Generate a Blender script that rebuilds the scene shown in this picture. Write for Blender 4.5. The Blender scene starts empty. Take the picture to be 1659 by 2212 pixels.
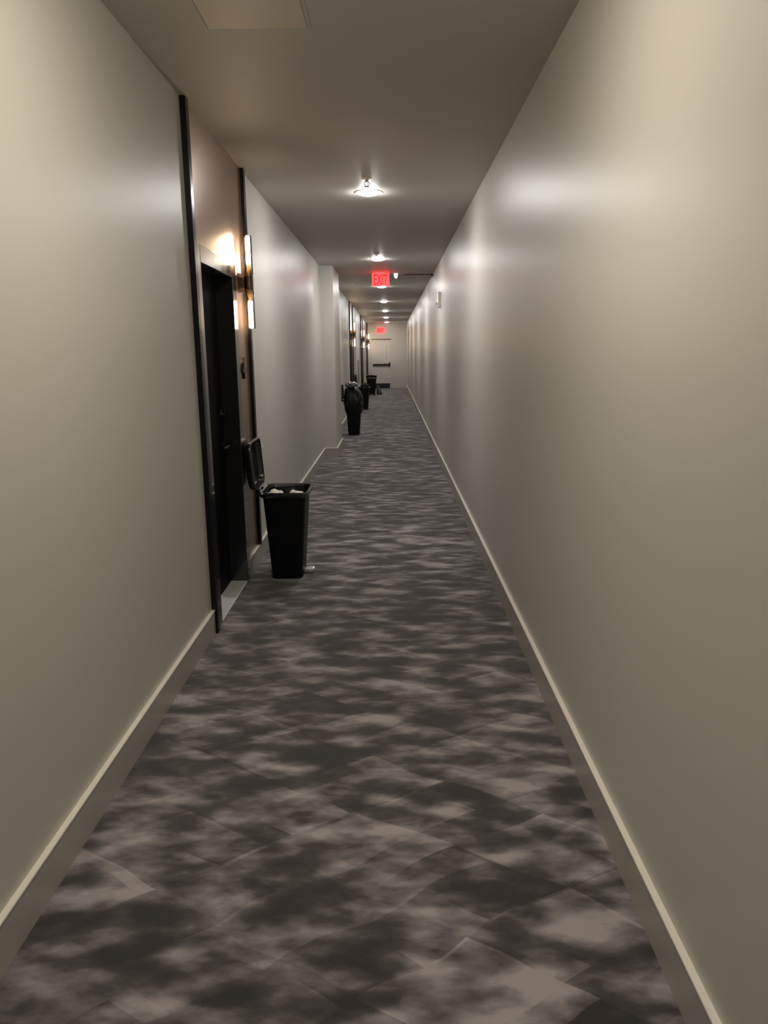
import bpy, bmesh, math, random
from mathutils import Vector, Matrix, noise

random.seed(7)
S = bpy.context.scene
C = S.collection
PI = math.pi

# ------------------------------------------------------------ camera, world, exposure
cam_data = bpy.data.cameras.new('camera')
cam = bpy.data.objects.new('camera', cam_data)
C.objects.link(cam)
cam_data.sensor_fit = 'VERTICAL'
cam_data.sensor_height = 36.0
cam_data.sensor_width = 27.0
cam_data.lens = 36.0 * 1586.6 / 2212
cam_data.clip_start = 0.05
cam_data.clip_end = 200
_R = Vector((0.99989415, 0.00924936, -0.01123094))
_U = Vector((0.00901268, 0.21222216, 0.97717988))
_F = Vector((-0.01142174, 0.97717767, -0.21211633))
m = Matrix.Identity(4)
for i in range(3):
    m[i][0] = _R[i]; m[i][1] = _U[i]; m[i][2] = -_F[i]
m[0][3], m[1][3], m[2][3] = 0.0, 0.0, 1.5
cam.matrix_world = m
S.camera = cam

W = bpy.data.worlds.new('world'); S.world = W
W.use_nodes = True
W.node_tree.nodes['Background'].inputs[0].default_value = (0.05, 0.05, 0.05, 1)
W.node_tree.nodes['Background'].inputs[1].default_value = 0.0

S.view_settings.view_transform = 'Standard'
S.view_settings.look = 'None'
S.view_settings.gamma = 1
S.view_settings.use_curve_mapping = False
S.view_settings.exposure = 0.0

LAMP = 290.0            # ceiling LED lens emission
TUBE = 90.0            # sconce tube emission
LAMP_COL = (1.0, 0.975, 0.94)
LAMP_COL_WARM = (1.0, 0.90, 0.72)
TUBE_COL = (1.0, 0.76, 0.50)

# ------------------------------------------------------------ dimensions
XL, XR, H = -0.992, 0.672, 2.70        # wall planes, ceiling
XP = -0.985                             # entry panel face
Y0, YE = -4.0, 31.95
BB = 0.136                              # baseboard height
DOORS = [3.80, 18.0, 24.62, 30.1]       # near edge of each entry bay
BAY = 1.45
BUMP = (10.78, 12.0, -0.81)

# ------------------------------------------------------------ materials
def new_mat(name):
    mt = bpy.data.materials.new(name); mt.use_nodes = True
    return mt, mt.node_tree, mt.node_tree.nodes['Principled BSDF']

def mat(name, col, rough=0.5, metal=0.0, spec=0.5, emit=None, es=0.0, bump=0.0, bscale=60.0, coat=0.0, alpha=1.0, trans=0.0, var=0.0, vscale=6.0):
    mt, nt, b = new_mat(name)
    b.inputs['Base Color'].default_value = (*col, 1)
    b.inputs['Roughness'].default_value = rough
    b.inputs['Metallic'].default_value = metal
    b.inputs['Specular IOR Level'].default_value = spec
    b.inputs['Coat Weight'].default_value = coat
    b.inputs['Transmission Weight'].default_value = trans
    b.inputs['Alpha'].default_value = alpha
    if emit:
        b.inputs['Emission Color'].default_value = (*emit, 1)
        b.inputs['Emission Strength'].default_value = es
    if bump or var:
        tc = nt.nodes.new('ShaderNodeTexCoord')
    if bump:
        n = nt.nodes.new('ShaderNodeTexNoise'); n.inputs['Scale'].default_value = bscale
        n.inputs['Detail'].default_value = 4
        bp = nt.nodes.new('ShaderNodeBump'); bp.inputs['Strength'].default_value = bump
        bp.inputs['Distance'].default_value = 0.002
        nt.links.new(tc.outputs['Object'], n.inputs['Vector'])
        nt.links.new(n.outputs['Fac'], bp.inputs['Height'])
        nt.links.new(bp.outputs['Normal'], b.inputs['Normal'])
    if var:
        n2 = nt.nodes.new('ShaderNodeTexNoise'); n2.inputs['Scale'].default_value = vscale
        n2.inputs['Detail'].default_value = 3
        mr = nt.nodes.new('ShaderNodeMapRange')
        mr.inputs['To Min'].default_value = 1 - var; mr.inputs['To Max'].default_value = 1 + var
        mx = nt.nodes.new('ShaderNodeVectorMath'); mx.operation = 'SCALE'
        mx.inputs[0].default_value = col
        nt.links.new(tc.outputs['Object'], n2.inputs['Vector'])
        nt.links.new(n2.outputs['Fac'], mr.inputs['Value'])
        nt.links.new(mr.outputs['Result'], mx.inputs['Scale'])
        nt.links.new(mx.outputs['Vector'], b.inputs['Base Color'])
    return mt

M = {}
M['wall'] = mat('satin_wall_paint', (0.57, 0.553, 0.51), 0.40, spec=0.55, bump=0.10, bscale=45, var=0.015, vscale=1.3)
M['ceiling'] = mat('ceiling_paint', (0.53, 0.505, 0.47), 0.55, spec=0.35, bump=0.08, bscale=80)
M['base'] = mat('baseboard_paint', (0.43, 0.405, 0.375), 0.30, spec=0.5, bump=0.03, bscale=30)
M['cap'] = mat('cream_bead_paint', (0.92, 0.88, 0.80), 0.4)
M['panel'] = mat('bronze_laminate', (0.31, 0.195, 0.125), 0.27, metal=0.65, bump=0.05, bscale=30, var=0.08, vscale=5)
_nt = M['panel'].node_tree
_tg = _nt.nodes.new('ShaderNodeTangent'); _tg.direction_type = 'RADIAL'; _tg.axis = 'Z'
_nt.nodes['Principled BSDF'].inputs['Anisotropic'].default_value = 0.8
_nt.nodes['Principled BSDF'].inputs['Anisotropic Rotation'].default_value = 0.25
_nt.links.new(_tg.outputs[0], _nt.nodes['Principled BSDF'].inputs['Tangent'])
M['black_gloss'] = mat('black_lacquered_metal', (0.005, 0.005, 0.006), 0.24, spec=0.3, bump=0.05, bscale=25)
M['frame'] = mat('black_satin_frame', (0.014, 0.014, 0.015), 0.22, spec=1.0, coat=0.6, bump=0.05, bscale=25)
M['black_door'] = mat('black_door_paint', (0.004, 0.004, 0.005), 0.5, spec=0.06, bump=0.05, bscale=90)
M['hardware'] = mat('black_hardware', (0.008, 0.008, 0.008), 0.35, metal=0.3)
M['bronze'] = mat('sconce_bronze', (0.15, 0.12, 0.095), 0.35, metal=0.85, bump=0.05)
M['brass'] = mat('sconce_brass', (0.80, 0.55, 0.28), 0.28, metal=0.9)
M['tube'] = mat('lit_tube', (1, 1, 1), 0.5, emit=TUBE_COL, es=TUBE)
M['threshold'] = mat('pale_threshold', (0.80, 0.80, 0.84), 0.35, spec=0.5, var=0.04, vscale=20)
M['lamp_trim'] = mat('lamp_trim', (0.55, 0.54, 0.52), 0.4)
M['lens'] = mat('lit_lens', (1, 1, 1), 0.5, emit=LAMP_COL, es=LAMP)
M['lens_warm'] = mat('lit_lens_warm', (1, 1, 1), 0.5, emit=LAMP_COL_WARM, es=LAMP * 1.15)
M['chrome'] = mat('chrome', (0.75, 0.75, 0.75), 0.12, metal=1.0)
M['plastic'] = mat('black_bin_plastic', (0.0035, 0.0035, 0.004), 0.42, spec=0.22, bump=0.12, bscale=140)
M['plastic_rim'] = mat('black_bin_rim', (0.012, 0.012, 0.013), 0.25, spec=1.0, bump=0.03)
M['liner'] = mat('black_film', (0.005, 0.005, 0.006), 0.36, spec=0.3, bump=0.8, bscale=22)
M['white_bag'] = mat('cream_film', (0.93, 0.88, 0.76), 0.45, spec=0.5, bump=0.5, bscale=40, var=0.08, vscale=12)
M['grey_film'] = mat('grey_film', (0.16, 0.155, 0.15), 0.14, spec=1.0, bump=1.0, bscale=35)
M['pedal'] = mat('steel_pedal', (0.80, 0.80, 0.82), 0.25, metal=0.6)
M['exit_case'] = mat('exit_case', (0.45, 0.06, 0.055), 0.45, emit=(1.0, 0.024, 0.024), es=4.5)
M['exit_letter'] = mat('exit_letter', (0.5, 0.0, 0.0), 0.4, emit=(0.80, 0.0, 0.006), es=1.0)
M['exit_edge'] = mat('exit_edge', (0.6, 0.1, 0.08), 0.4, emit=(1.0, 0.05, 0.03), es=3.0)
M['white_plastic'] = mat('white_plastic', (0.80, 0.78, 0.73), 0.35)
M['indicator'] = mat('white_plastic_added_glow', (0.9, 0.88, 0.82), 0.4, emit=(1, 0.95, 0.85), es=1.0)
M['dark_brown'] = mat('brown_conduit', (0.05, 0.035, 0.025), 0.5)
M['end_door'] = mat('fire_door_paint', (0.62, 0.595, 0.55), 0.32, bump=0.05)
M['kick'] = mat('black_kick_plate', (0.012, 0.012, 0.02), 0.3)
M['glass'] = mat('vision_glass', (0.55, 0.55, 0.52), 0.12, spec=0.6)
M['hatch'] = mat('hatch_paint', (0.62, 0.56, 0.50), 0.5, spec=0.4)
M['tan'] = mat('tan_board', (0.27, 0.23, 0.18), 0.45)
M['cardboard'] = mat('tan_paper', (0.55, 0.45, 0.30), 0.7)

def glass_mat():
    mt, nt, b = new_mat('clear_sleeve_glass')
    nt.nodes.remove(b)
    out = nt.nodes['Material Output']
    tr = nt.nodes.new('ShaderNodeBsdfTransparent'); tr.inputs[0].default_value = (0.93, 0.92, 0.90, 1)
    gl = nt.nodes.new('ShaderNodeBsdfGlossy'); gl.inputs['Roughness'].default_value = 0.05
    lw = nt.nodes.new('ShaderNodeLayerWeight'); lw.inputs['Blend'].default_value = 0.25
    mx = nt.nodes.new('ShaderNodeMixShader')
    nt.links.new(lw.outputs['Fresnel'], mx.inputs[0])
    nt.links.new(tr.outputs[0], mx.inputs[1]); nt.links.new(gl.outputs[0], mx.inputs[2])
    nt.links.new(mx.outputs[0], out.inputs['Surface'])
    return mt
M['sleeve'] = glass_mat()

def film_mat():
    mt, nt, b = new_mat('clear_bag_film')
    nt.nodes.remove(b)
    out = nt.nodes['Material Output']
    tr = nt.nodes.new('ShaderNodeBsdfTransparent'); tr.inputs[0].default_value = (0.45, 0.45, 0.47, 1)
    p = nt.nodes.new('ShaderNodeBsdfPrincipled')
    p.inputs['Base Color'].default_value = (0.22, 0.21, 0.22, 1); p.inputs['Roughness'].default_value = 0.2
    mx = nt.nodes.new('ShaderNodeMixShader'); mx.inputs[0].default_value = 0.55
    nt.links.new(tr.outputs[0], mx.inputs[1]); nt.links.new(p.outputs[0], mx.inputs[2])
    nt.links.new(mx.outputs[0], out.inputs['Surface'])
    return mt
M['film'] = film_mat()

def carpet_mat():
    mt, nt, b = new_mat('patterned_carpet')
    N = nt.nodes.new; L = nt.links.new
    def val(op, a, c=None, d=None):
        n = N('ShaderNodeMath'); n.operation = op
        for i, v in enumerate((a, c, d)):
            if v is None: continue
            if isinstance(v, (int, float)): n.inputs[i].default_value = v
            else: L(v, n.inputs[i])
        return n.outputs[0]
    tc = N('ShaderNodeTexCoord')
    # soft warp of the lattice
    wn = N('ShaderNodeTexNoise'); wn.inputs['Scale'].default_value = 3.2; wn.inputs['Detail'].default_value = 0.5
    L(tc.outputs['Object'], wn.inputs['Vector'])
    sub = N('ShaderNodeVectorMath'); sub.operation = 'SUBTRACT'; sub.inputs[1].default_value = (0.5, 0.5, 0.5)
    L(wn.outputs['Color'], sub.inputs[0])
    sc = N('ShaderNodeVectorMath'); sc.operation = 'SCALE'; sc.inputs['Scale'].default_value = 0.10
    L(sub.outputs[0], sc.inputs[0])
    ad = N('ShaderNodeVectorMath'); ad.operation = 'ADD'
    L(tc.outputs['Object'], ad.inputs[0]); L(sc.outputs[0], ad.inputs[1])
    sp = N('ShaderNodeSeparateXYZ'); L(ad.outputs[0], sp.inputs[0])
    x, y = sp.outputs[0], sp.outputs[1]
    def cloudy(size, kx, off, scale, which, stretch):
        """cloud noise re-drawn in every diamond: hard at one edge of it, fading out toward the other"""
        u = val('ADD', val('ADD', val('MULTIPLY', x, kx / size), val('MULTIPLY', y, 1.0 / size)), off)
        v = val('ADD', val('SUBTRACT', val('MULTIPLY', x, kx / size), val('MULTIPLY', y, 1.0 / size)), off * 1.7)
        cb = N('ShaderNodeCombineXYZ'); L(val('FLOOR', u), cb.inputs[0]); L(val('FLOOR', v), cb.inputs[1])
        w = N('ShaderNodeTexWhiteNoise'); w.noise_dimensions = '2D'; L(cb.outputs[0], w.inputs['Vector'])
        fr = val('FRACT', u if which else v)
        wt = val('POWER', fr, 1.6)
        mp = N('ShaderNodeMapping'); mp.inputs['Rotation'].default_value = (0, 0, stretch); mp.inputs['Scale'].default_value = (0.75, 1.5, 1)
        L(tc.outputs['Object'], mp.inputs[0])
        n = N('ShaderNodeTexNoise'); n.inputs['Scale'].default_value = scale; n.inputs['Detail'].default_value = 4
        n.inputs['Roughness'].default_value = 0.5
        L(mp.outputs[0], n.inputs['Vector'])
        amp = val('MULTIPLY', val('SUBTRACT', w.outputs['Value'], 0.5), wt)
        return n.outputs['Fac'], amp
    na, aa = cloudy(0.36, 0.62, 0.13, 5.5, True, 0.55)
    nb, ab = cloudy(0.25, 0.62, 0.61, 7.0, False, -0.55)
    cloud = val('MULTIPLY_ADD', val('ADD', val('MULTIPLY', na, 0.5), val('MULTIPLY', nb, 0.5)), 3.7, -1.35)
    mixed = val('ADD', cloud, val('MULTIPLY', aa, 0.62))
    mixed = val('ADD', mixed, val('MULTIPLY', ab, 0.45))
    # pile grain
    g = N('ShaderNodeTexNoise'); g.inputs['Scale'].default_value = 420; g.inputs['Detail'].default_value = 2
    L(tc.outputs['Object'], g.inputs['Vector'])
    mixed = val('ADD', mixed, val('MULTIPLY', val('SUBTRACT', g.outputs['Fac'], 0.5), 0.25))
    rp = N('ShaderNodeValToRGB')
    e = rp.color_ramp.elements
    e[0].position = 0.15; e[0].color = (0.030, 0.028, 0.030, 1)
    e[1].position = 1.0; e[1].color = (0.43, 0.39, 0.40, 1)
    a = e.new(0.40); a.color = (0.068, 0.061, 0.066, 1)
    a = e.new(0.64); a.color = (0.185, 0.165, 0.178, 1)
    L(mixed, rp.inputs[0]); L(rp.outputs[0], b.inputs['Base Color'])
    b.inputs['Roughness'].default_value = 0.85
    b.inputs['Specular IOR Level'].default_value = 0.2
    b.inputs['Sheen Weight'].default_value = 0.4
    b.inputs['Sheen Roughness'].default_value = 0.5
    bp = N('ShaderNodeBump'); bp.inputs['Strength'].default_value = 0.5; bp.inputs['Distance'].default_value = 0.004
    L(g.outputs['Fac'], bp.inputs['Height']); L(bp.outputs[0], b.inputs['Normal'])
    return mt
M['carpet'] = carpet_mat()

# ------------------------------------------------------------ helpers
def obj(name, bm, m_, parent=None, smooth=False, loc=None, rot=None):
    me = bpy.data.meshes.new(name)
    bmesh.ops.recalc_face_normals(bm, faces=bm.faces)
    bm.to_mesh(me); bm.free()
    if smooth:
        for p in me.polygons: p.use_smooth = True
        try: me.set_sharp_from_angle(angle=math.radians(40))
        except Exception: pass
    me.materials.append(m_)
    o = bpy.data.objects.new(name, me); C.objects.link(o)
    if parent: o.parent = parent
    if loc: o.location = loc
    if rot: o.rotation_euler = rot
    return o

def tag(o, label, cat=None, group=None, kind=None):
    if label: o['label'] = label
    if cat: o['category'] = cat
    if group: o['group'] = group
    if kind: o['kind'] = kind
    return o

def empty(name, loc=(0, 0, 0), rz=0.0):
    o = bpy.data.objects.new(name, None); C.objects.link(o)
    o.location = loc; o.rotation_euler = (0, 0, rz); o.empty_display_size = 0.05
    return o

def box(bm, a, b, bev=0.0, seg=2):
    r = bmesh.ops.create_cube(bm, size=1.0)
    vs = r['verts']
    for v in vs:
        v.co = Vector([a[i] if v.co[i] < 0 else b[i] for i in range(3)])
    if bev > 0:
        es = {e for v in vs for e in v.link_edges}
        bmesh.ops.bevel(bm, geom=list(es), offset=bev, segments=seg, affect='EDGES', profile=0.5)

def bx(*boxes, bev=0.0):
    bm = bmesh.new()
    for a, b in boxes: box(bm, a, b, bev)
    return bm

def loft(bm, rings, cap0=True, cap1=True):
    vr = [[bm.verts.new(p) for p in r] for r in rings]
    n = len(vr[0])
    for a, b in zip(vr, vr[1:]):
        for i in range(n):
            bm.faces.new((a[i], a[(i + 1) % n], b[(i + 1) % n], b[i]))
    if cap0: bm.faces.new(list(reversed(vr[0])))
    if cap1: bm.faces.new(vr[-1])

def lathe(bm, prof, n=32, axis='Z', o=(0, 0, 0), cap0=True, cap1=True):
    rings = []
    for r, z in prof:
        ring = []
        for i in range(n):
            t = 2 * PI * i / n
            p = (r * math.cos(t), r * math.sin(t), z)
            if axis == 'X': p = (z, r * math.cos(t), r * math.sin(t))
            if axis == 'Y': p = (r * math.sin(t), z, r * math.cos(t))
            ring.append(Vector(p) + Vector(o))
        rings.append(ring)
    loft(bm, rings, cap0, cap1)

def rrect(hx, hy, r, z, cx=0, cy=0, n=6):
    pts = []
    for k, (sx, sy) in enumerate(((1, 1), (-1, 1), (-1, -1), (1, -1))):
        for i in range(n + 1):
            t = k * PI / 2 + (PI / 2) * i / n
            pts.append(Vector((cx + sx * (hx - r) + r * math.cos(t), cy + sy * (hy - r) + r * math.sin(t), z)))
    return pts

def tube(bm, pts, r, n=10):
    pts = [Vector(p) for p in pts]
    rings = []
    for i, p in enumerate(pts):
        d = (pts[min(i + 1, len(pts) - 1)] - pts[max(i - 1, 0)]).normalized()
        u = d.orthogonal().normalized(); w = d.cross(u)
        if rings and i:
            u = (pu - d * pu.dot(d)).normalized(); w = d.cross(u)
        pu = u
        rings.append([p + u * r * math.cos(2 * PI * k / n) + w * r * math.sin(2 * PI * k / n) for k in range(n)])
    loft(bm, rings)

def crumple(bm, c, s, amp=0.25, freq=2.2, seed=0, sub=4, ridge=True, floor=None):
    r = bmesh.ops.create_icosphere(bm, subdivisions=sub, radius=1.0)
    for v in r['verts']:
        d = v.co.normalized()
        q = d * freq + Vector((seed * 3.1, seed * 1.7, seed))
        k = noise.noise(q)
        k2 = 1 - 2 * abs(noise.noise(q * 2.3)) if ridge else noise.noise(q * 2.3)
        rr = 1 + amp * k + amp * 0.45 * (k2 - 0.5)
        p = Vector((d.x * s[0], d.y * s[1], d.z * s[2])) * rr + Vector(c)
        if floor is not None and p.z < floor: p.z = floor
        v.co = p

def text_mesh(body, size, depth):
    cu = bpy.data.curves.new('lettering', 'FONT')
    cu.body = body; cu.size = size; cu.extrude = depth
    cu.align_x = 'CENTER'; cu.align_y = 'CENTER'
    cu.offset = size * 0.018
    t = bpy.data.objects.new('lettering', cu); C.objects.link(t)
    bpy.context.view_layer.update()
    me = bpy.data.meshes.new_from_object(t)
    bpy.data.objects.remove(t); bpy.data.curves.remove(cu)
    bm = bmesh.new(); bm.from_mesh(me); bpy.data.meshes.remove(me)
    return bm

# ------------------------------------------------------------ setting: shell
def structure(name, bm, m_, label, parent=None):
    o = obj(name, bm, m_, parent)
    if not parent: tag(o, label, kind='structure')
    return o

structure('floor', bx(((-1.3, Y0, -0.08), (0.9, YE + 0.2, 0.0))), M['carpet'],
          'mottled charcoal and grey patterned carpet running down the corridor')
structure('ceiling', bx(((-1.3, Y0, H), (0.9, YE + 0.2, H + 0.1))), M['ceiling'],
          'flat grey painted corridor ceiling')
structure('wall_right', bx(((XR, Y0, 0), (XR + 0.15, YE, H))), M['wall'],
          'long plain satin beige wall on the right')
# left wall: solid stretches between the entry bays, plus the pilaster
lb = []
prev = Y0
for d in DOORS:
    lb.append(((XL - 0.25, prev, 0), (XL, d, H)))
    lb.append(((XL - 0.25, d, 0), (XL - 0.20, min(d + BAY, YE), H)))
    prev = d + BAY
lb.append(((XL - 0.25, prev, 0), (XL, YE, H)))
structure('wall_left', bx(*lb), M['wall'], 'satin beige wall on the left, broken by the entry bays')
structure('wall_pilaster', bx(((XL, BUMP[0], 0), (BUMP[2], BUMP[1], H))), M['wall'],
          'shallow painted pilaster standing out of the left wall')
structure('wall_back', bx(((-1.3, Y0 - 0.1, 0), (0.9, Y0, H))), M['wall'], 'plain wall closing the corridor behind the viewer')
EX0, EX1, EZ = -0.83, 0.0, 2.045        # end door opening
structure('wall_far', bx(((-1.3, YE, 0), (EX0 - 0.0, YE + 0.15, H)), ((EX1, YE, 0), (0.9, YE + 0.15, H)),
                         ((EX0, YE, EZ), (EX1, YE + 0.15, H))), M['wall'],
          'plain beige wall at the far end of the corridor')

def base_run(bm, axis, a, b, face, out, cap=False):
    """baseboard along axis, proud of the wall by 16 mm with a chamfered cap"""
    t = (0.0155 if not cap else 0.0185) * out
    z0, z1 = (0.0, BB - 0.0065) if not cap else (BB - 0.0064, BB)
    prof = [(face, z0), (face + t, z0), (face + t, z1 - 0.001), (face + t - 0.001 * out, z1), (face, z1)]
    rings = []
    for s in (a, b):
        rings.append([Vector((p[0], s, p[1])) if axis == 'Y' else Vector((s, p[0], p[1])) for p in prof])
    loft(bm, rings)

def baseboard(name, runs, label):
    bm = bmesh.new()
    for q in runs: base_run(bm, *q)
    o = structure(name, bm, M['base'], label)
    bm = bmesh.new()
    for q in runs: base_run(bm, *q, cap=True)
    c = obj('cap_bead', bm, M['cap'], o); c['label'] = 'pale cream top bead'
    return o
baseboard('baseboard_right', [('Y', Y0, YE, XR, -1)], 'taupe baseboard with a pale top bead along the right wall')
baseboard('baseboard_left', [('Y', Y0, DOORS[0], XL, 1), ('Y', DOORS[0] + BAY, BUMP[0], XL, 1), ('X', XL, BUMP[2] + 0.016, BUMP[0], -1),
    ('Y', BUMP[0] - 0.016, BUMP[1] + 0.016, BUMP[2], 1), ('X', XL, BUMP[2] + 0.016, BUMP[1], 1), ('Y', BUMP[1], DOORS[1], XL, 1),
    ('Y', DOORS[1] + BAY, DOORS[2], XL, 1), ('Y', DOORS[2] + BAY, DOORS[3], XL, 1)],
    'taupe baseboard with a pale top bead along the left wall and round the pilaster')
structure('baseboard_far', bx(((EX1, YE - 0.016, 0), (XR, YE, BB))), M['wall'], 'short plain baseboard on the end wall beside the fire door')

# ------------------------------------------------------------ entry bays on the left wall
where = ['nearest on the left wall, beside the open step bin',
         'second along the left wall, just past the pilaster',
         'third along the left wall, beyond the second bay',
         'last on the left wall, next to the end wall']

def entry_bay(i, y):
    ye = min(y + BAY, YE - 0.01)
    sw = 0.055                                   # edge strip width
    oy0, oy1, oz = y + 0.16, y + 0.93, 1.965     # door opening
    # bronze wall panel with black edge strips
    wp = empty('wall_panel', (XP, y + BAY / 2, 0))
    tag(wp, 'full-height bronze-brown panel around the black door, ' + where[i], 'wall panel', 'bronze entry panels')
    def P(a, b): return ((a[0] - XP, a[1] - (y + BAY / 2), a[2]), (b[0] - XP, b[1] - (y + BAY / 2), b[2]))
    xb = XL - 0.195
    obj('panel', bx(P((xb, y + sw, 0), (XP, oy0 - 0.085, H)), P((xb, oy0 - 0.085, oz + 0.09), (XP, oy1 + 0.10, H)),
                    P((xb, oy1 + 0.10, 0), (XP, ye - sw, H))), M['panel'], wp)
    obj('edge_strip', bx(P((xb, y, 0), (XP + 0.022, y + sw, H)), bev=0.003), M['black_gloss'], wp)
    obj('edge_strip', bx(P((xb, ye - sw, BB), (XP + 0.022, ye, H)), bev=0.003), M['black_gloss'], wp)
    bmm = bmesh.new()
    base_run(bmm, 'Y', oy1 + 0.10 - (y + BAY / 2), ye - (y + BAY / 2), XP - 0.003 - XP, 1)
    pl = obj('plinth', bmm, M['base'], wp)
    bmm = bmesh.new()
    base_run(bmm, 'Y', oy1 + 0.10 - (y + BAY / 2), ye - (y + BAY / 2), -0.003, 1, cap=True)
    obj('cap_bead', bmm, M['cap'], pl)
    # door
    dr = empty('door_%d' % (i + 1), (XP - 0.1, (oy0 + oy1) / 2, 0))
    tag(dr, 'black entry door recessed in the bronze panel, ' + where[i], kind='structure')
    cy = (oy0 + oy1) / 2; cx = XP - 0.1
    def D(a, b): return ((a[0] - cx, a[1] - cy, a[2]), (b[0] - cx, b[1] - cy, b[2]))
    xf = XP + 0.010
    obj('door_frame', bx(D((XP - 0.12, oy0 - 0.085, 0), (xf, oy0, oz + 0.09)), D((XP - 0.12, oy1, 0), (xf, oy1 + 0.10, oz + 0.09)),
                         D((XP - 0.12, oy0, oz), (xf, oy1, oz + 0.09)), bev=0.003), M['frame'], dr)
    obj('door_leaf', bx(D((XP - 0.145, oy0 + 0.002, 0.014), (XP - 0.10, oy1 - 0.002, oz - 0.002)), bev=0.002), M['black_door'], dr)
    obj('threshold', bx(D((XP - 0.15, oy0, 0.0), (XP + 0.006, oy1, 0.010)), bev=0.003), M['threshold'], dr)
    b2 = bmesh.new()
    lathe(b2, [(0.030, 0.0), (0.030, 0.008), (0.022, 0.014), (0.020, 0.030), (0.0001, 0.032)], 24, 'X', (0.0, oy1 - 0.07 - cy, 1.13))
    obj('deadbolt', b2, M['hardware'], dr, smooth=True)
    b2 = bmesh.new()
    lathe(b2, [(0.028, 0.0), (0.028, 0.008), (0.012, 0.012), (0.011, 0.05), (0.0001, 0.051)], 24, 'X', (0.0, oy1 - 0.07 - cy, 0.93))
    tube(b2, [(0.045, oy1 - 0.07 - cy, 0.93), (0.048, oy1 - 0.10 - cy, 0.93), (0.046, oy1 - 0.15 - cy, 0.927), (0.040, oy1 - 0.19 - cy, 0.925)], 0.009)
    obj('lever_handle', b2, M['hardware'], dr, smooth=True)

for i, y in enumerate(DOORS): entry_bay(i, y)

# numeral on the first panel
bm = text_mesh('4', 0.19, 0.006)
for v in bm.verts:
    v.co = Vector((v.co.z, v.co.x, v.co.y))
o = obj('room_number', bm, M['hardware'], loc=(XP + 0.0065, DOORS[0] + 1.15, 1.40))
tag(o, 'dark raised door number on the nearest bronze panel, below the wall lamp', 'number')

# ------------------------------------------------------------ sconces
def make_sconce():
    t = empty('wall_sconce')
    b = bmesh.new(); lathe(b, [(0.062, 0.0), (0.062, 0.008), (0.054, 0.012)], 36, 'X')
    obj('back_plate', b, M['bronze'], t, True)
    b = bmesh.new(); lathe(b, [(0.050, 0.0121), (0.050, 0.034), (0.046, 0.038)], 36, 'X')
    obj('arm', b, M['bronze'], t, True)
    b = bmesh.new(); lathe(b, [(0.024, -0.046), (0.026, -0.044), (0.026, 0.044), (0.024, 0.046)], 28, 'Z', (0.064, 0, 0))
    obj('collar', b, M['bronze'], t, True)
    for s in (1, -1):
        b = bmesh.new()
        pr = [(0.0235, 0.047), (0.021, 0.062), (0.012, 0.090), (0.009, 0.115)]
        lathe(b, [(r, s * z) for r, z in pr], 24, 'Z', (0.064, 0, 0))
        obj('socket_cone', b, M['brass'], t, True)
        b = bmesh.new()
        pr = [(0.010, 0.1155), (0.0145, 0.118), (0.0145, 0.282), (0.008, 0.288)]
        lathe(b, [(r, s * z) for r, z in pr], 20, 'Z', (0.064, 0, 0))
        obj('bulb', b, M['tube'], t, True)
        b = bmesh.new()
        pr = [(0.0245, 0.047), (0.0265, 0.05), (0.0265, 0.290), (0.0250, 0.290), (0.0250, 0.05), (0.0240, 0.048)]
        lathe(b, [(r, s * z) for r, z in pr], 28, 'Z', (0.064, 0, 0), False, False)
        obj('glass_sleeve', b, M['sleeve'], t, True)
    return t

def copy_tree(o, parent=None):
    c = o.copy(); C.objects.link(c)
    if parent: c.parent = parent
    for ch in list(o.children): copy_tree(ch, c)
    return c

sc0 = make_sconce()
sc_where = ['nearest, on the bronze panel above the bin', 'second along the left wall, past the pilaster',
            'third along the left wall', 'farthest, next to the end wall']
for i, y in enumerate(DOORS):
    o = sc0 if i == 0 else copy_tree(sc0)
    o.location = (XP, min(y + 1.20, YE - 0.35), 1.955)
    tag(o, 'bronze wall lamp with lit glass tubes, ' + sc_where[i], 'wall lamp', 'wall lamps along the left wall')
# the bay behind the viewer has the same lamp
# ------------------------------------------------------------ ceiling lights and sprinklers
def make_light():
    t = empty('ceiling_light')
    b = bmesh.new(); lathe(b, [(0.105, 0.0), (0.103, -0.003), (0.085, -0.0045), (0.078, -0.004), (0.078, 0.0)], 48, 'Z', (0, 0, 0), False, False)
    obj('trim_ring', b, M['lamp_trim'], t, True)
    b = bmesh.new()
    pr = [(0.0775, -0.001), (0.0765, -0.008), (0.068, -0.014), (0.048, -0.021), (0.024, -0.0245), (0.0005, -0.0255)]
    lathe(b, pr, 40, 'Z')
    obj('lens', b, M['lens'], t, True)
    return t

l0 = make_light()
ord_ = ['nearest in view', 'second in view, ahead of the ceiling exit sign', 'third, just behind the ceiling exit sign',
        'fourth from the viewer', 'fifth from the viewer', 'sixth from the viewer', 'last, close to the end wall']
ys = [6.01 + 4.101 * k for k in range(-2, 7)]
for k, y in enumerate(ys):
    o = l0 if k == 0 else copy_tree(l0)
    o.location = (-0.16, y, H)
    if k == 1:
        for ch in o.children:
            if ch.name.startswith('lens'):
                ch.data = ch.data.copy(); ch.data.materials[0] = M['lens_warm']
    if k >= 2: lab = 'round lit ceiling downlight, ' + ord_[k - 2]
    elif k == 1: lab = 'round lit ceiling downlight just above the viewer'
    else: lab = 'round lit ceiling downlight behind the viewer'
    tag(o, lab, 'ceiling light', 'round ceiling lights down the corridor')

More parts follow.
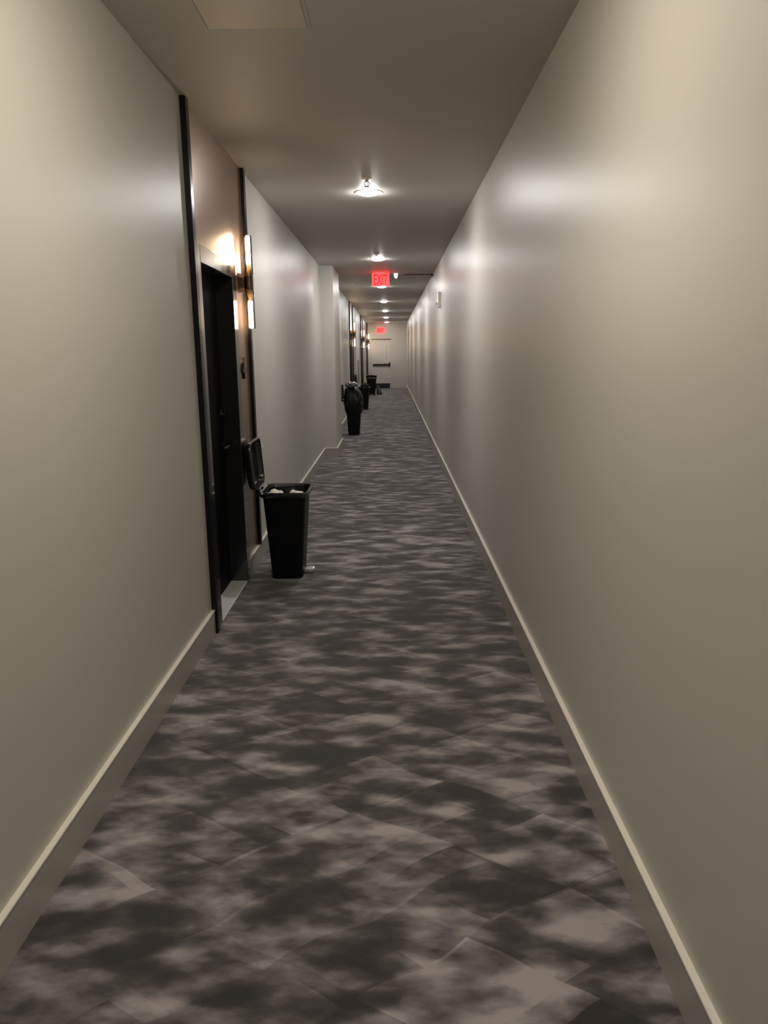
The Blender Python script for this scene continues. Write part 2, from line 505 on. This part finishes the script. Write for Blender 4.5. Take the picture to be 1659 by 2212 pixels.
def make_sprinkler():
    t = empty('fire_sprinkler')
    b = bmesh.new(); lathe(b, [(0.036, 0.0), (0.034, -0.006), (0.018, -0.010)], 28)
    obj('escutcheon', b, M['white_plastic'], t, True)
    b = bmesh.new()
    lathe(b, [(0.012, -0.0101), (0.012, -0.022)], 16)
    for s in (1, -1):
        tube(b, [(s * 0.010, 0, -0.021), (s * 0.020, 0, -0.035), (s * 0.004, 0, -0.052)], 0.003, 8)
    lathe(b, [(0.004, -0.050), (0.020, -0.054), (0.020, -0.056), (0.003, -0.058)], 16)
    obj('deflector', b, M['chrome'], t, True)
    return t
s0 = make_sprinkler()
for k, (x, y, w) in enumerate([(-0.16, 5.55, 'in front of the nearest downlight'), (-0.17, 9.60, 'in front of the second downlight')]):
    o = s0 if k == 0 else copy_tree(s0)
    o.location = (x, y, H)
    tag(o, 'small chrome sprinkler head on the ceiling ' + w, 'sprinkler', 'chrome sprinkler heads')
for k, (x, y, w) in enumerate([(-0.70, 13.59, 'left of the ceiling, just past the exit sign'), (-0.62, 19.8, 'left of the ceiling, farther down the corridor')]):
    b = bmesh.new(); lathe(b, [(0.05, 0), (0.05, -0.006), (0.044, -0.009)], 28)
    o = obj('sprinkler_cover', b, M['white_plastic'], smooth=True, loc=(x, y, H))
    tag(o, 'small pale round cover plate ' + w, 'cover plate', 'round ceiling cover plates')

# ceiling hatch at the top edge of the view
t = empty('ceiling_hatch', (-0.49, 2.78, H))
tag(t, 'pinkish flat access hatch let into the ceiling near the viewer', 'ceiling hatch')
obj('hatch_door', bx(((-0.185, -0.30, -0.004), (0.185, 0.30, 0.0)), bev=0.001), M['hatch'], t)
obj('hatch_frame', bx(((-0.20, -0.315, -0.003), (-0.187, 0.315, 0)), ((0.187, -0.315, -0.003), (0.20, 0.315, 0)),
                      ((-0.187, 0.302, -0.003), (0.187, 0.315, 0)), ((-0.187, -0.315, -0.003), (0.187, -0.302, 0))), M['ceiling'], t)

# ------------------------------------------------------------ exit signs
def exit_sign(loc, w, h, d, label, hang):
    t = empty('exit_sign', loc)
    tag(t, label, 'exit sign', 'red lit exit signs')
    zc = -h / 2 if hang else 0
    obj('housing', bx(((-w / 2, -d / 2, zc - h / 2), (w / 2, d / 2, zc + h / 2 - (0.012 if hang else 0))), bev=0.006), M['exit_case'], t)
    if hang:
        obj('mount', bx(((-0.07, -0.02, -0.0125), (0.07, 0.02, 0))), M['white_plastic'], t)
    b = text_mesh('EXIT', h * 0.98, 0.0015)
    xs = [v.co.x for v in b.verts]; zs = [v.co.y for v in b.verts]
    sx = w * 0.80 / (max(xs) - min(xs)); sz = h * 0.76 / (max(zs) - min(zs))
    mx_, mz_ = (max(xs) + min(xs)) / 2, (max(zs) + min(zs)) / 2
    for v in b.verts:
        v.co = Vector(((v.co.x - mx_) * sx, -v.co.z - d / 2 - 0.0016, (v.co.y - mz_) * sz + zc - (0.006 if hang else 0)))
    obj('letters', b, M['exit_letter'], t)
    return t
exit_sign((-0.148, 11.74, H), 0.265, 0.205, 0.045, 'red lit EXIT sign hanging from the ceiling by the pilaster', True)
exit_sign((-0.43, YE - 0.0235, 2.42), 0.31, 0.20, 0.045, 'red lit EXIT sign on the end wall above the fire door', False)

# brown conduit and small white detector near the hanging exit sign
t = empty('conduit', (0.42, 12.09, H))
tag(t, 'thin dark brown conduit across the ceiling to the right wall', 'conduit')
b = bmesh.new(); tube(b, [(-0.20, 0, -0.0075), (0.215, 0, -0.0075)], 0.0065, 10)
obj('pipe', b, M['dark_brown'], t, True)
obj('junction_box', bx(((0.2155, -0.05, -0.035), (0.249, 0.05, -0.0005)), bev=0.003), M['dark_brown'], t)
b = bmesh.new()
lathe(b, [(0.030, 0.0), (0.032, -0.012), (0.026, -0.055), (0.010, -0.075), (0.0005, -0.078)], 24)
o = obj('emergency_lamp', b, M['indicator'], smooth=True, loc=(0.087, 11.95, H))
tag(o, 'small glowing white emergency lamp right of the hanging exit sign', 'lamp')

# horn strobe on the right wall
t = empty('alarm_strobe', (XR, 10.2, 2.18))
tag(t, 'white fire alarm horn and strobe high on the right wall', 'fire alarm')
obj('case', bx(((-0.045, -0.07, -0.10), (0, 0.07, 0.10)), bev=0.006), M['white_plastic'], t)
obj('strobe_lens', bx(((-0.068, -0.045, -0.085), (-0.0455, 0.045, -0.035)), bev=0.006), M['sleeve'], t)
# second device far on the right wall
o = obj('wall_sign', bx(((-0.02, -0.10, -0.10), (0, 0.10, 0.10)), bev=0.003), M['white_plastic'], loc=(XR, 29.2, 2.2))
tag(o, 'small pale square sign plate on the right wall near the far end', 'sign')
# tan board on left wall
o = obj('wall_board', bx(((0, -0.42, -0.33), (0.014, 0.42, 0.33)), bev=0.002), M['tan'], loc=(XL, 22.6, 0.95))
tag(o, 'upright tan board fixed low on the left wall between the second and third bays', 'board')

# ------------------------------------------------------------ end door
dcx = (EX0 + EX1) / 2
t = empty('door_5', (dcx, YE, 0))
tag(t, 'beige fire door with black push bar in the end wall', kind='structure')
hw = (EX1 - EX0) / 2
f = 0.045
obj('door_frame', bx(((-hw, -0.012, 0), (-hw + f, 0.12, EZ)), ((hw - f, -0.012, 0), (hw, 0.12, EZ)), ((-hw + f, -0.012, EZ - f), (hw - f, 0.12, EZ))), M['end_door'], t)
wx0, wx1, wz0, wz1 = hw - 0.245, hw - 0.145, 1.15, 1.83
obj('door_leaf', bx(((-hw + f, 0.004, 0.008), (wx0, 0.049, EZ - f - 0.004)), ((wx1, 0.004, 0.008), (hw - f - 0.003, 0.049, EZ - f - 0.004)),
                    ((wx0, 0.004, 0.008), (wx1, 0.049, wz0)), ((wx0, 0.004, wz1), (wx1, 0.049, EZ - f - 0.004))), M['end_door'], t)
g = 0.014
obj('window_frame', bx(((wx0 - g, -0.004, wz0 - g), (wx0 + 0.003, 0.0038, wz1 + g)), ((wx1 - 0.003, -0.004, wz0 - g), (wx1 + g, 0.0038, wz1 + g)),
                       ((wx0 + 0.003, -0.004, wz1 - 0.003), (wx1 - 0.003, 0.0038, wz1 + g)), ((wx0 + 0.003, -0.004, wz0 - g), (wx1 - 0.003, 0.0038, wz0 + 0.003))), M['white_plastic'], t)
obj('window_pane', bx(((wx0, 0.02, wz0), (wx1, 0.026, wz1))), M['glass'], t)
obj('push_bar', bx(((-hw + 0.06, -0.055, 0.955), (hw - 0.10, 0.0035, 1.03)), bev=0.008), M['hardware'], t)
obj('latch_case', bx(((hw - 0.098, -0.065, 0.92), (hw - 0.03, 0.0035, 1.09)), bev=0.008), M['hardware'], t)
obj('kick_plate', bx(((-hw + f + 0.004, -0.001, 0.012), (hw - f - 0.006, 0.0035, 0.21))), M['kick'], t)
obj('drip_cap', bx(((-hw, -0.045, EZ - 0.004), (hw + 0.02, -0.0005, EZ + 0.022))), M['dark_brown'], t)

# ------------------------------------------------------------ step bins
BZ = 0.60
def make_bin(lid_angle):
    """origin at the base centre; hinge towards -X, pedal towards +X"""
    t = empty('step_bin')
    b = bmesh.new()
    rings = []
    prof = [(0.098, 0.125, 0.035, 0.004), (0.104, 0.131, 0.038, 0.0), (0.106, 0.134, 0.04, 0.03), (0.125, 0.155, 0.045, 0.32), (0.143, 0.174, 0.05, 0.575)]
    prof = prof[1:]
    for hx, hy, r, z in prof: rings.append(rrect(hx, hy, r, z, cx=0.005 * z))
    for hx, hy, r, z in reversed([(q[0] - 0.005, q[1] - 0.005, q[2] - 0.004, max(q[3], 0.03)) for q in prof[1:]]):
        rings.append(rrect(hx, hy, r, z, cx=0.005 * z))
    loft(b, rings)
    obj('body', b, M['plastic'], t, True)
    b = bmesh.new()
    rr = [(0.1435, 0.1745, 0.05, 0.5755), (0.156, 0.187, 0.055, 0.568), (0.166, 0.197, 0.06, 0.580), (0.166, 0.197, 0.06, 0.598), (0.158, 0.189, 0.056, 0.606),
          (0.149, 0.180, 0.052, 0.602), (0.146, 0.177, 0.05, 0.590), (0.1435, 0.1745, 0.05, 0.5765)]
    loft(b, [rrect(hx, hy, r, z, cx=0.003) for hx, hy, r, z in rr], False, False)
    obj('rim', b, M['plastic_rim'], t, True)
    b = bmesh.new()
    for s in (-0.07, 0.07): lathe(b, [(0.012, s - 0.02), (0.012, s + 0.02)], 14, 'Y', (-0.172, 0, 0.592))
    box(b, (-0.185, -0.10, 0.565), (-0.166, 0.10, 0.585), 0.003)
    obj('hinge', b, M['plastic'], t, True)
    # lid: domed tray, modelled closed, turned about the hinge
    b = bmesh.new()
    out = [(0.160, 0.191, 0.058, 0.0), (0.163, 0.194, 0.06, 0.004), (0.163, 0.194, 0.06, 0.022), (0.150, 0.182, 0.058, 0.044), (0.110, 0.145, 0.05, 0.056), (0.05, 0.08, 0.03, 0.060)]
    inn = [(0.048, 0.078, 0.028, 0.052), (0.105, 0.14, 0.045, 0.048), (0.142, 0.174, 0.052, 0.036), (0.150, 0.181, 0.052, 0.012), (0.150, 0.181, 0.052, 0.0)]
    rings = [rrect(hx, hy, r, z, cx=0.172) for hx, hy, r, z in out]
    rin = [rrect(hx, hy, r, z, cx=0.172) for hx, hy, r, z in inn]
    loft(b, rings, False, True)
    loft(b, rin[:], True, False)
    bmesh.ops.remove_doubles(b, verts=b.verts, dist=1e-5)
    n = 28
    # close the lip between outer and inner walls
    o_ring = rings[0]; i_ring = rin[-1]
    va = [b.verts.new(p) for p in o_ring]; vb = [b.verts.new(p) for p in i_ring]
    for k in range(len(va)):
        b.faces.new((va[k], va[(k + 1) % len(va)], vb[(k + 1) % len(va)], vb[k]))
    bmesh.ops.remove_doubles(b, verts=b.verts, dist=1e-5)
    obj('lid', b, M['plastic_rim'], t, True, loc=(-0.174, 0, 0.606), rot=(0, -math.radians(lid_angle), 0))
    b = bmesh.new()
    pr = [(0.0, 0.0), (0.045, 0.010), (0.062, 0.004)]
    rings = []
    for x, dz, wy in ((0.0, 0.0, 0.035), (0.035, 0.004, 0.042), (0.055, 0.006, 0.036), (0.066, 0.004, 0.020)):
        rings.append([Vector((0.108 + x, -wy, 0.016 + dz)), Vector((0.108 + x, wy, 0.016 + dz)), Vector((0.108 + x, wy, 0.034 + dz)), Vector((0.108 + x, -wy, 0.034 + dz))])
    loft(b, rings)
    p = obj('pedal', b, M['pedal'], t)
    p['label'] = 'silver foot pedal'
    return t

bin_1 = make_bin(94)
bin_1.location = (-0.722, 4.925, 0)
tag(bin_1, 'nearest black step bin, lid open, white rubbish inside, beside the first door', 'trash can', 'black step bins along the left wall')
# second and third copies
b2_ = copy_tree(bin_1); b2_.location = (-0.705, 13.83, 0)
tag(b2_, 'black step bin overflowing with a bulging bag, just past the pilaster', 'trash can', 'black step bins along the left wall')
b3_ = copy_tree(bin_1); b3_.location = (-0.735, 20.07, 0)
tag(b3_, 'black step bin with raised lid, standing behind the overflowing bin', 'trash can', 'black step bins along the left wall')
b4_ = make_bin(14); b4_.location = (-0.715, 26.95, 0); b4_.rotation_euler = (0, 0, -PI / 2)
tag(b4_, 'farthest black step bin, lid barely lifted, beside a grey clear bag', 'trash can', 'black step bins along the left wall')
for o in (b2_, b3_):
    for ch in o.children:
        if ch.name.startswith('lid'): ch.rotation_euler = (0, -math.radians(95), 0)

# rubbish
def sack(name, c, s, m_, label, cat, amp=0.22, freq=2.0, seed=1, floor=None, group=None):
    b = bmesh.new(); crumple(b, c, s, amp, freq, seed, 5, True, floor)
    o = obj(name, b, m_, smooth=True)
    return tag(o, label, cat, group)
sack('rubbish_bag', (-0.788, 4.868, 0.556), (0.060, 0.090, 0.043), M['white_bag'], 'crumpled cream plastic bag on the left inside the nearest bin', 'bag', 0.3, 1.8, 2, group='cream bags in the nearest bin')
sack('rubbish_bag', (-0.656, 4.872, 0.553), (0.060, 0.090, 0.040), M['white_bag'], 'crumpled cream plastic bag on the right inside the nearest bin', 'bag', 0.3, 1.7, 5, group='cream bags in the nearest bin')
b = bmesh.new()
rings = [rrect(0.128, 0.158, 0.042, 0.495, cx=0.003), rrect(0.131, 0.162, 0.043, 0.54, cx=0.003), rrect(0.1335, 0.1645, 0.044, 0.585, cx=0.003)]
for k, r in enumerate(rings):
    for j, p in enumerate(r):
        p.z += 0.012 * noise.noise(Vector((j * 0.9, k * 2.1, 0)))
loft(b, rings, True, False)
o = obj('bin_liner', b, M['liner'], smooth=True, loc=(-0.722, 4.925, 0))
tag(o, 'black film liner lining the inside of the nearest bin', 'bin liner')
# knotted dark twist between the cream bags
b = bmesh.new()
tube(b, [(-0.72, 4.78, 0.55), (-0.705, 4.80, 0.60), (-0.70, 4.82, 0.612), (-0.66, 4.85, 0.615), (-0.645, 4.86, 0.60)], 0.006, 8)
o = obj('bag_tie', b, M['liner'], smooth=True)
tag(o, 'thin dark tie standing up between the cream bags', 'bag tie')

# overflowing bag of the second bin
b = bmesh.new()
rings = []
prof = [(0.150, 0.180, 0.40, 0.0), (0.172, 0.20, 0.47, 0.0), (0.182, 0.21, 0.60, 0.0), (0.178, 0.205, 0.68, -0.005), (0.158, 0.19, 0.76, -0.018),
        (0.133, 0.17, 0.82, -0.035), (0.10, 0.13, 0.86, -0.045), (0.05, 0.08, 0.878, -0.05), (0.012, 0.02, 0.882, -0.05)]
for k, (hx, hy, z, cx) in enumerate(prof):
    ring = []
    for j in range(48):
        tt = 2 * PI * j / 48
        q = Vector((math.cos(tt) * 1.6, math.sin(tt) * 1.6, z * 5))
        rr = 1 + 0.14 * noise.noise(q) + 0.10 * noise.noise(q * 3)
        if k < 2: rr = 1 + 0.03 * math.sin(tt * 9)
        c_ = math.cos(tt); s_ = math.sin(tt)
        e_ = 0.75
        ring.append(Vector((cx + hx * rr * math.copysign(abs(c_) ** e_, c_), hy * rr * math.copysign(abs(s_) ** e_, s_), z)))
    rings.append(ring)
loft(b, rings, False, True)
o = obj('bulging_bag', b, M['liner'], smooth=True, loc=(-0.702, 13.83, 0))
tag(o, 'bulging black rubbish bag heaped over the rim of the bin past the pilaster', 'bag')
sack('clear_bag', (-0.742, 13.80, 0.925), (0.105, 0.12, 0.05), M['grey_film'], 'shiny grey plastic bag on top of the bulging black bag', 'bag', 0.3, 2.4, 9)
sack('black_bag', (-0.72, 20.1, 0.62), (0.10, 0.11, 0.075), M['liner'], 'dark rubbish bag showing above the rim of the third bin', 'bag', 0.25, 2.0, 11)
sack('paper_wad', (-0.69, 20.02, 0.735), (0.035, 0.04, 0.03), M['cardboard'], 'small tan paper wad lying on the rubbish in the third bin', 'paper', 0.35, 2.0, 4)
# clear bag leaning against the fourth bin
b = bmesh.new()
crumple(b, (0, 0, 0.17), (0.12, 0.14, 0.20), 0.22, 2.0, 6, 5, True, 0.001)
for v in b.verts:
    k = max(0.0, min(1.0, v.co.z / 0.38))
    v.co.x = v.co.x * (1 - 0.75 * k) - 0.07 * k
o = obj('plastic_sack', b, M['film'], smooth=True, loc=(-0.425, 27.05, 0))
tag(o, 'grey see-through plastic sack on the carpet beside the farthest bin', 'bag')
# tiny pale scrap on the carpet
b = bmesh.new(); crumple(b, (0, 0, 0.012), (0.03, 0.022, 0.012), 0.4, 2, 3, 3, True, 0.0005)
o = obj('paper_scrap', b, M['white_plastic'], smooth=True, loc=(-0.26, 26.2, 0))
tag(o, 'tiny pale paper scrap on the carpet near the farthest bin', 'paper')
